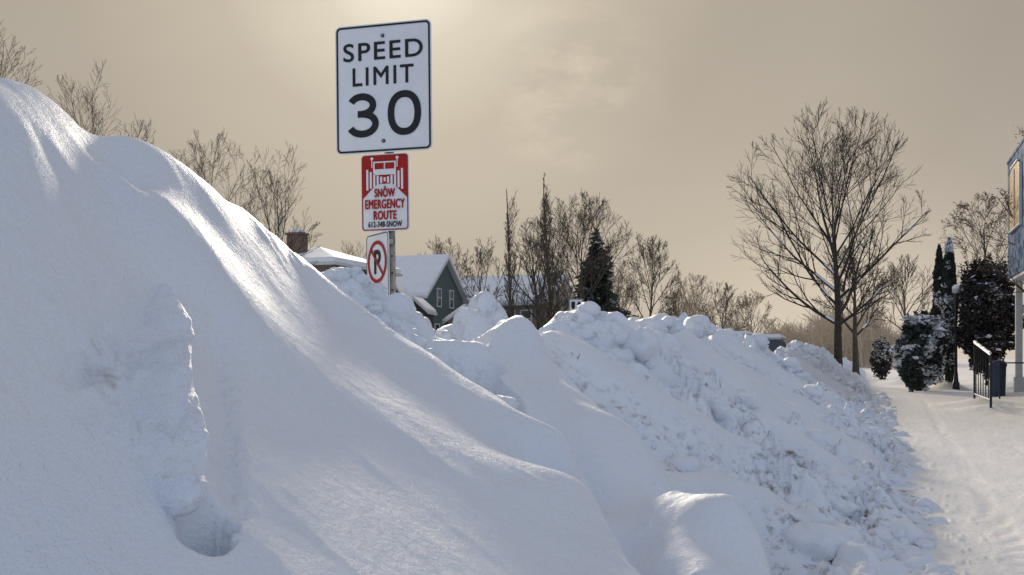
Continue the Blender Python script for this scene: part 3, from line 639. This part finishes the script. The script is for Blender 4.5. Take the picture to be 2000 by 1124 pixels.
def house(name,label,x,y,rz,L,W,ze,zr,wall,chim=None,wins_g=(),wins_f=(),ov=.45,hip=0,st=.28):
    h=obj(name,None,loc=(x,y,0),rot=(0,0,rz)); top(h,label,'house')
    a,b=L/2,W/2; mb=MB()
    vs=[(-a,-b,0),(a,-b,0),(a,b,0),(-a,b,0),(-a,-b,ze),(a,-b,ze),(a,b,ze),(-a,b,ze)]
    fs=[(0,1,5,4),(1,2,6,5),(2,3,7,6),(3,0,4,7)]
    if not hip:
        vs+=[(-a,0,zr-.05),(a,0,zr-.05)]; fs=[(0,1,5,4),(2,3,7,6),(1,2,6,9,5),(3,0,4,8,7)]
    mb.add(vs,fs); obj('wall',mb.mesh('wall',[wall]),h)
    s=(zr-ze)/b
    def shell(nm,off,th,o2,mt,par):
        mb=MB(); e=ov+o2; zb=ze-s*e+off; top_=zr+off; ax=a+(ov if not hip else e)
        ri=(ax if not hip else a-hip)
        lo=[(-ax,-b-e,zb),(ax,-b-e,zb),(ax,b+e,zb),(-ax,b+e,zb),(-ri,0,top_),(ri,0,top_)]
        up=[(p[0],p[1],p[2]+th) for p in lo]
        F=[(0,1,5,4),(2,3,4,5)]
        if hip: F+=[(1,2,5),(3,0,4)]
        vs=lo+up; fs=[f[::-1] for f in F]+[tuple(i+6 for i in f) for f in F]+[(0,1,7,6),(2,3,9,8)]
        if hip: fs+=[(1,2,8,7),(3,0,6,9)]
        else: fs+=[(1,5,11,7),(5,2,8,11),(3,4,10,9),(4,0,6,10)]
        mb.add(vs,fs); return obj(nm,mb.mesh(nm,[mt]),par)
    rf=shell('roof',0,.16,0,M['trim'],h); shell('snow_cover',.165,st,-.08,M['rsnow'],rf)
    if chim:
        cx,cy,cw,ct=chim; mb=MB(); mb.box((cx,cy,(ct+ze)/2),(cw,cw*.8,ct-ze)); mb.box((cx,cy,ct+.06),(cw*1.15,cw*.95,.12)); c=obj('chimney',mb.mesh('chimney',[M['brick']]),rf)
        mb=MB(); mb.lathe([(cw*.52,.0),(cw*.50,.12),(cw*.35,.2),(.02,.24)],10,(cx,cy,ct+.125)); obj('snow_cover',mb.mesh('snow_cover',[M['rsnow']],True),c)
    def win(px,py,pz,w,hh,face):
        mb=MB(); fr=MB()
        if face=='g':
            mb.box((a+.02,py,pz),(.04,w,hh))
            for q in ((a+.045,py-w/2,pz,.09,.12,hh+.12),(a+.045,py+w/2,pz,.09,.12,hh+.12)): fr.box(q[:3],q[3:])
            for zz in (pz-hh/2,pz+hh/2,pz): fr.box((a+.04,py,zz),(.08,w-.12,.10))
        else:
            mb.box((px,-b-.02,pz),(w,.04,hh))
            for xx in (px-w/2,px+w/2): fr.box((xx,-b-.045,pz),(.12,.09,hh+.12))
            for zz in (pz-hh/2,pz+hh/2,pz): fr.box((px,-b-.04,zz),(w-.12,.08,.10))
        wo=obj('window',mb.mesh('window',[M['glass']]),h); obj('frame',fr.mesh('frame',[M['trim']]),wo)
    for py,pz,w,hh in wins_g: win(0,py,pz,w,hh,'g')
    for px,pz,w,hh in wins_f: win(px,0,pz,w,hh,'f')
    mb=MB(); mb.box((a*.2,-b-.04,1.25),(.9,.08,2.1)); obj('door',mb.mesh('door',[M['dark']]),h)
    return h
RZ=-TH
d=85; gx=X(868,d); L=11
E=(CS,-SN)
house('gabled_house','two-storey teal house with snowy gable roof',gx-E[0]*L/2,d-E[1]*L/2,RZ,L,8.0,Z(583,d)+.1,Z(500,d)-.3,M['teal'],None,
      wins_g=[(-1.2,6.6,.8,1.5),(1.4,6.6,.8,1.5),(-1.6,3.6,.9,1.5),(1.6,3.6,.9,1.5)],wins_f=[(2,4.5,1,1.5),(-2,4.5,1,1.5)])
d=62; L=9; gx=X(712,d)
house('brick_chimney_house','tan house with snowy hip roof and tall brick chimney',gx-E[0]*L/2,d+L/2*SN,RZ,L,8,Z(526,d),Z(485,d)-.25,M['tan'],(1.05,-2.2,1.0,Z(457,d)-.2),wins_f=[(2.8,5.3,1,1.2),(0,5.3,1,1.2)],hip=3.2)
d=92; L=14; gx=X(1095,d)
house('long_roofed_house','cream house with long snow-covered roof and chimney',gx-E[0]*L/2,d+L/2*SN,RZ,L,9,Z(596,d),Z(538,d)-.3,M['cream'],(-4.7,-.3,.8,Z(520,d)),
      wins_f=[(3.5,5.0,1.3,1.5),(5.2,5.0,1.0,1.5),(-1,5.0,1.2,1.5)],wins_g=[(0,5,1,1.4)])
d=66; house('garage','small dark gabled garage roof covered in snow',X(818,d),d,RZ+math.radians(-78),2.4,1.5,Z(610,d),Z(590,d),M['brown'],ov=.2,st=.12)
d=70; house('garage','low garage with snow roof beside the teal house',X(903,d),d,RZ+math.radians(-62),3.2,2.2,Z(628,d),Z(606,d),M['cream'],ov=.25,st=.16)
d=72; house('porch_house','dark brown gabled house partly hidden by the road sign',X(756,d),d,RZ+math.radians(-76),3,3.4,Z(592,d),Z(530,d),M['brown'],ov=.2,st=.08)

# ------------------------------------------------------------ blue building by the path
dB=40.0; cx0=X(1968,dB); zt=Z(322,dB); zso=Z(545,dB)
bl=obj('blue_building',None,loc=(cx0,dB,0),rot=(0,0,-TH)); top(bl,'shop building with blue mosaic upper wall and white column','building')
def mosaic():
    m=bpy.data.materials.new('blue_mosaic'); m.use_nodes=True; n=m.node_tree; b=n.nodes['Principled BSDF']; b.inputs['Roughness'].default_value=.8; b.inputs['Specular IOR Level'].default_value=.1
    tc=n.nodes.new('ShaderNodeTexCoord'); v=n.nodes.new('ShaderNodeTexVoronoi'); v.inputs['Scale'].default_value=4; n.links.new(tc.outputs['Object'],v.inputs['Vector'])
    sp_=n.nodes.new('ShaderNodeSeparateColor'); n.links.new(v.outputs['Color'],sp_.inputs[0]); r=n.nodes.new('ShaderNodeValToRGB'); e=r.color_ramp.elements
    e[0].color=(.02,.05,.12,1); e[1].position=.92; e[1].color=(.20,.28,.40,1); x=e.new(.5); x.color=(.045,.095,.21,1)
    n.links.new(sp_.outputs[0],r.inputs[0]); n.links.new(r.outputs[0],b.inputs['Base Color']); return m
M['mosaic']=mosaic(); M['yellow']=mat('yellow_panel',(.62,.38,.12),.6,var=.4,scale=3,spec=.2)
mb=MB(); mb.box((6,-11,(zt+zso)/2),(12,22,zt-zso)); obj('upper_wall',mb.mesh('upper_wall',[M['mosaic']]),bl)
mb=MB(); mb.box((6.0,-11.0,zt+.05),(12.06,22.06,.10)); obj('parapet_cap',mb.mesh('parapet_cap',[M['mosaic']]),bl)
mb=MB(); mb.box((6.9,-11,(zso+.1)/2),(10.2,20.6,zso-.1)); obj('lower_wall',mb.mesh('lower_wall',[M['dark']]),bl)
mb=MB(); mb.box((6.0,-10.98,zso-.07),(11.9,21.9,.12)); obj('fascia',mb.mesh('fascia',[M['trim']]),bl)
for yy_ in (-.35,-5.5,-11,-16):
    mb=MB(); mb.box((.36,yy_,(zso-.14)/2),(.24,.24,zso-.15)); mb.box((.36,yy_,.45),(.34,.34,.6)); obj('column',mb.mesh('column',[M['trim']]),bl)
for k,y1 in enumerate((-2.6,-7.4,-12.5)):
    mb=MB(); mb.prism([(-1.5,0),(1.5,0),(1.5,2.1),(.9,2.35),(-.9,2.35),(-1.5,2.1)],-.06,.0); w=obj('window',mb.mesh('window',[M['yellow']]),bl,loc=(-.005,y1,Z(450,dB)-.2),rot=(0,0,math.radians(-90)))
    mb=MB()
    for q in ((-1.54,1.05,.06,2.3),(1.54,1.05,.06,2.3),(0,-.04,3.0,.06),(0,2.38,1.9,.06),(0,1.1,.06,2.2)): mb.box((q[0],-.05,q[1]),(q[2],.10,q[3]))
    obj('frame',mb.mesh('frame',[M['trim']]),w)
A0=(X(1903,33),33,gz(X(1903,33),33)); B0=(X(1935,27.5),27.5,gz(X(1935,27.5),27.5))
A1=(A0[0],A0[1],Z(670,33)); B1=(B0[0],B0[1],Z(694,27.5))
rl=obj('handrail',None,loc=A0); top(rl,'black metal stair railing with snow on its handrail','railing')
loc=lambda p:tuple(p[i]-A0[i] for i in range(3))
lerp=lambda a,b,t:tuple(a[i]*(1-t)+b[i]*t for i in range(3))
A2=lerp(A0,A1,.15);B2=lerp(B0,B1,.15)
mb=MB(); mb.tube(loc(A1),loc(B1),.032,.032,8); obj('rail',mb.mesh('rail',[M['dark']]),rl)
up=lambda p,h:(p[0],p[1],p[2]+h)
mb=MB()
for i in range(10):
    t0,t1=i/10,(i+1)/10; mb.tube(loc(up(lerp(A1,B1,t0),.045)),loc(up(lerp(A1,B1,t1),.045)),.034+.01*math.sin(i*2.3),.034+.01*math.sin(i*2.3+2.3),8)
obj('snow_cover',mb.mesh('snow_cover',[M['rsnow']],True),rl)['kind']='stuff'
mb=MB(); mb.tube(loc(A2),loc(B2),.02,.02,8); obj('rail',mb.mesh('rail',[M['dark']]),rl)
for t in np.linspace(.12,.88,6):
    mb=MB(); mb.tube(loc(lerp(A2,B2,t)),loc(lerp(A1,B1,t)),.014,.014,6)
    obj('baluster',mb.mesh('baluster',[M['dark']]),rl)
for q0,q1 in ((A0,A1),(B0,B1)):
    mb=MB(); mb.tube((loc(q0)[0],loc(q0)[1],loc(q0)[2]-.1),loc(q1),.035,.035,8); obj('post',mb.mesh('post',[M['dark']]),rl)
f0=(X(1952,36),36); fn=obj('fence',None,loc=(f0[0],f0[1],gz(*f0))); top(fn,'low black metal fence beside the shop','fence')
mb=MB(); mb.tube((0,0,1.30),(2.6,-.75,1.30),.025,.025,8); obj('rail',mb.mesh('rail',[M['dark']]),fn)
for t in (0,.5,1):
    mb=MB(); mb.tube((2.6*t,-.75*t,-.1),(2.6*t,-.75*t,1.32),.028,.028,8); obj('post',mb.mesh('post',[M['dark']]),fn)
M['bin']=mat('bin_blue',(.018,.035,.085),.5,var=.2,scale=5)
dq=38; bn=obj('litter_bin',None,loc=(X(1949,dq),dq,gz(X(1949,dq),dq)-.02)); top(bn,'dark blue litter bin standing in snow','bin')
mb=MB(); mb.lathe([(.22,0),(.26,.05),(.29,1.15),(.30,1.17)],20); obj('body',mb.mesh('body',[M['bin']],True),bn)
mb=MB(); mb.lathe([(.32,1.17),(.32,1.24),(.24,1.36),(.05,1.40)],20); obj('lid',mb.mesh('lid',[M['bin']],True),bn)
dl=46; lb_=gz(X(1867,dl),dl); lp=obj('street_lamp',None,loc=(X(1867,dl),dl,lb_)); top(lp,'black lamp post with round globe capped with snow','street lamp')
hl=Z(574,dl)-lb_
mb=MB(); mb.lathe([(.16,-.1),(.16,.25),(.11,.35),(.085,.7),(.065,.8),(.05,hl-.3),(.07,hl-.2),(.11,hl-.02),(.12,hl)],16); obj('post',mb.mesh('post',[M['dark']],True),lp)
mb=MB(); mb.lathe([(.10,0),(.15,.06),(.165,.16),(.15,.25),(.1,.32),(.03,.35)],18,(0,0,hl)); obj('lamp_shade',mb.mesh('lamp_shade',[mat('frosted_glass',(.5,.5,.48),.3)],True),lp)
mb=MB(); mb.lathe([(.165,.2),(.17,.26),(.13,.36),(.05,.42),(.01,.43)],18,(0,0,hl)); obj('snow_cover',mb.mesh('snow_cover',[M['rsnow']],True),lp)

# ------------------------------------------------------------ parked vehicles
M['carblack']=mat('car_paint_dark',(.045,.05,.058),.25,spec=.7); M['carred']=mat('tail_light',(.35,.02,.02),.3)
M['tyre']=mat('tyre_rubber',(.02,.02,.02),.9)
def vehicle(label,x,y,base_z,paint):
    c=obj('parked_car',None,loc=(x,y,base_z),rot=(0,0,-TH)); top(c,label,'car','vehicles parked along the street')
    w=.92
    def loft(name,prof,mt,bev=.04):
        mb=MB(); n=len(prof); vs=[]
        for (yy_,z,wd) in prof: vs.append((-wd,yy_,z))
        for (yy_,z,wd) in prof: vs.append((wd,yy_,z))
        mb.add(vs,[tuple(range(n)),tuple(range(2*n-1,n-1,-1))]+[(i,n+i,n+(i+1)%n,(i+1)%n) for i in range(n)]); return obj(name,mb.mesh(name,[mt],bevel=bev),c)
    loft('body',[(-2.4,.45,w),(-2.4,.95,w),(-2.3,1.08,w-.03),(.9,1.08,w-.03),(2.2,1.0,w-.06),(2.4,.8,w-.05),(2.4,.45,w),(-2.0,.35,w)],paint)
    loft('cabin',[(-2.25,1.10,w-.06),(-1.95,1.72,w-.22),(-1.7,1.78,w-.26),(.1,1.78,w-.26),(.35,1.72,w-.22),(1.0,1.10,w-.06)],paint,.05)
    mb=MB(); mb.add([(-.66,-2.245,1.18),(.66,-2.245,1.18),(.54,-2.02,1.66),(-.54,-2.02,1.66)],[(0,1,2,3)]); obj('rear_window',mb.mesh('rear_window',[M['glass']]),c)
    for sx in (-1,1):
        mb=MB(); mb.add([(sx*(w-.055),-1.95,1.18),(sx*(w-.055),.75,1.18),(sx*(w-.19),.25,1.66),(sx*(w-.19),-1.8,1.66)],[(0,1,2,3)]); obj('side_window',mb.mesh('side_window',[M['glass']]),c)
        mb=MB(); mb.box((sx*.80,-2.41,.90),(.16,.06,.3)); obj('tail_light',mb.mesh('tail_light',[M['carred']]),c)
        mb=MB(); mb.box((sx*.98,.55,1.2),(.18,.1,.14)); obj('mirror',mb.mesh('mirror',[paint],bevel=.02),c)
        for yy_ in (-1.5,1.5):
            mb=MB(); mb.tube((sx*.70,yy_,.36),(sx*.93,yy_,.36),.36,.36,20); wl=obj('wheel',mb.mesh('wheel',[M['tyre']]),c)
            mb=MB(); mb.tube((sx*.925,yy_,.36),(sx*.94,yy_,.36),.22,.2,14); obj('rim',mb.mesh('rim',[M['steel']]),wl)
    mb=MB(); mb.box((0,-.8,1.87),(1.28,1.95,.20),taper=.9); obj('snow_cover',mb.mesh('snow_cover',[M['rsnow']],bevel=.07),c)
    return c
vehicle('dark sport utility vehicle with snow on its roof behind the bank',X(1504,40),40,.46,M['carblack'])
vehicle('dark car parked farther up the street with snow on its roof',X(1447,46),46,.74,M['carblack'])

tz=float(bank(np.array([X(1125,7.6)]),np.array([7.6]))[0][0])
tw=obj('twig',None,loc=(X(1125,7.6),7.6,tz)); top(tw,'dead twig sticking out of the ploughed snow','twig')
mb=MB(); rgt=random.Random(3)
for i in range(6):
    mb.tube((0,0,-.03),(rgt.uniform(-.05,.05),rgt.uniform(-.05,.05),rgt.uniform(.01,.05)),.004,.0015,5)
obj('stem',mb.mesh('stem',[M['bark2']]),tw)

# ------------------------------------------------------------ light, sky
SE=math.radians(15.5); SA=math.radians(-6.0)
sd=Vector((math.sin(SA)*math.cos(SE),math.cos(SA)*math.cos(SE),math.sin(SE)))
ld=bpy.data.lights.new('sun','SUN'); ld.energy=3.6; ld.angle=math.radians(8.0); ld.color=(1,.88,.72)
lo=bpy.data.objects.new('sun',ld); COL.objects.link(lo); lo.rotation_euler=sd.to_track_quat('Z','Y').to_euler(); lo.location=(0,0,30)
w=bpy.data.worlds.new('World'); S.world=w; w.use_nodes=True; nt=w.node_tree; N_=nt.nodes; Lk=nt.links
bg=N_['Background']; bg.inputs['Strength'].default_value=.1
sky=N_.new('ShaderNodeTexSky'); sky.sky_type='NISHITA'; sky.sun_disc=False; sky.sun_elevation=SE; sky.sun_rotation=SA; sky.air_density=1.0; sky.dust_density=1.5; sky.ozone_density=2
tc=N_.new('ShaderNodeTexCoord')
def math_(op,a,b=None,c=None):
    m=N_.new('ShaderNodeMath'); m.operation=op
    for i,q in enumerate((a,b,c)):
        if q is None: continue
        if isinstance(q,(int,float)): m.inputs[i].default_value=q
        else: Lk.new(q,m.inputs[i])
    return m.outputs[0]
def dotv(v3):
    m=N_.new('ShaderNodeVectorMath'); m.operation='DOT_PRODUCT'; Lk.new(tc.outputs['Generated'],m.inputs[0]); m.inputs[1].default_value=v3; return m.outputs['Value']
def mixc(fac,a,b,bt='MIX'):
    m=N_.new('ShaderNodeMix'); m.data_type='RGBA'; m.blend_type=bt
    if isinstance(fac,(int,float)): m.inputs[0].default_value=fac
    else: Lk.new(fac,m.inputs[0])
    for i,q in ((6,a),(7,b)):
        if isinstance(q,tuple): m.inputs[i].default_value=(*q,1)
        else: Lk.new(q,m.inputs[i])
    return m.outputs[2]
sv=Vector((-.100,.925,.385)).normalized()
dt=dotv(tuple(sv))
rp=N_.new('ShaderNodeValToRGB'); Lk.new(dt,rp.inputs[0]); e=rp.color_ramp.elements
e[0].position=.3; e[0].color=(.35,.355,.37,1); e[1].position=1.0; e[1].color=(.94,.865,.71,1)
for p,c in ((.86,(.38,.335,.283)),(.955,(.452,.397,.323)),(.985,(.56,.49,.388)),(.9965,(.73,.655,.52))):
    q=e.new(p); q.color=(*c,1)
sep=N_.new('ShaderNodeSeparateXYZ'); Lk.new(tc.outputs['Generated'],sep.inputs[0])
ez=math_('MAXIMUM',sep.outputs[2],0.0)
hz=math_('POWER',2.718,math_('MULTIPLY',ez,-9.0))
fr=math_('MAXIMUM',dotv((.3,.95,0)),0.0)
hzf=math_('MULTIPLY',hz,fr)
col=mixc(hzf,rp.outputs[0],(.20,.165,.118),'ADD')
gd=math_('MAXIMUM',dotv(tuple(Vector((.32,1,.035)).normalized())),0.0)
gp=math_('POWER',gd,90.0)
col=mixc(gp,col,(.17,.145,.105),'ADD')
mp=N_.new('ShaderNodeMapping'); mp.inputs['Scale'].default_value=(2.2,2.2,6); Lk.new(tc.outputs['Generated'],mp.inputs['Vector'])
nz=N_.new('ShaderNodeTexNoise'); nz.inputs['Scale'].default_value=1.4; nz.inputs['Detail'].default_value=6; nz.inputs['Distortion'].default_value=.4; Lk.new(mp.outputs[0],nz.inputs['Vector'])
vm=math_('MULTIPLY_ADD',nz.outputs['Fac'],.20,.90)
vc=N_.new('ShaderNodeCombineXYZ'); [Lk.new(vm,vc.inputs[i]) for i in range(3)]
col=mixc(1.0,col,vc.outputs[0],'MULTIPLY')
wd=dotv(tuple(Vector((.060,1,.272)).normalized()))
wm=N_.new('ShaderNodeMapRange'); wm.inputs[1].default_value=.9955; wm.inputs[2].default_value=.9995; Lk.new(wd,wm.inputs[0])
mp2=N_.new('ShaderNodeMapping'); mp2.inputs['Scale'].default_value=(13,13,30); mp2.inputs['Location'].default_value=(.3,.1,.7); Lk.new(tc.outputs['Generated'],mp2.inputs['Vector'])
nw=N_.new('ShaderNodeTexNoise'); nw.inputs['Scale'].default_value=1.0; nw.inputs['Detail'].default_value=7; nw.inputs['Roughness'].default_value=.6; Lk.new(mp2.outputs[0],nw.inputs['Vector'])
nr=N_.new('ShaderNodeMapRange'); nr.inputs[1].default_value=.45; nr.inputs[2].default_value=.7; Lk.new(nw.outputs['Fac'],nr.inputs[0])
wf=math_('MULTIPLY',wm.outputs[0],nr.outputs[0])
col=mixc(wf,col,(.12,.10,.075),'ADD')
sc=N_.new('ShaderNodeVectorMath'); sc.operation='SCALE'; Lk.new(col,sc.inputs[0]); sc.inputs['Scale'].default_value=10
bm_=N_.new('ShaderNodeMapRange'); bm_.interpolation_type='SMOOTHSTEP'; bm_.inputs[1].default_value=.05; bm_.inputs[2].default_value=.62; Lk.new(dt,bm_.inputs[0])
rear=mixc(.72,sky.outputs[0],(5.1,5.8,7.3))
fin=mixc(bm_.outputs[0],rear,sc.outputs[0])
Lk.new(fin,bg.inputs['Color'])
S.view_settings.view_transform='Standard'; S.view_settings.look='None'; S.view_settings.exposure=0
cd=bpy.data.cameras.new('camera'); cd.lens=35; cd.sensor_width=36; cd.shift_y=.069; cd.clip_end=3000; cd.clip_start=.05
co=bpy.data.objects.new('camera',cd); COL.objects.link(co); co.location=(0,0,EYE); co.rotation_euler=(math.radians(90),0,0)
S.camera=co
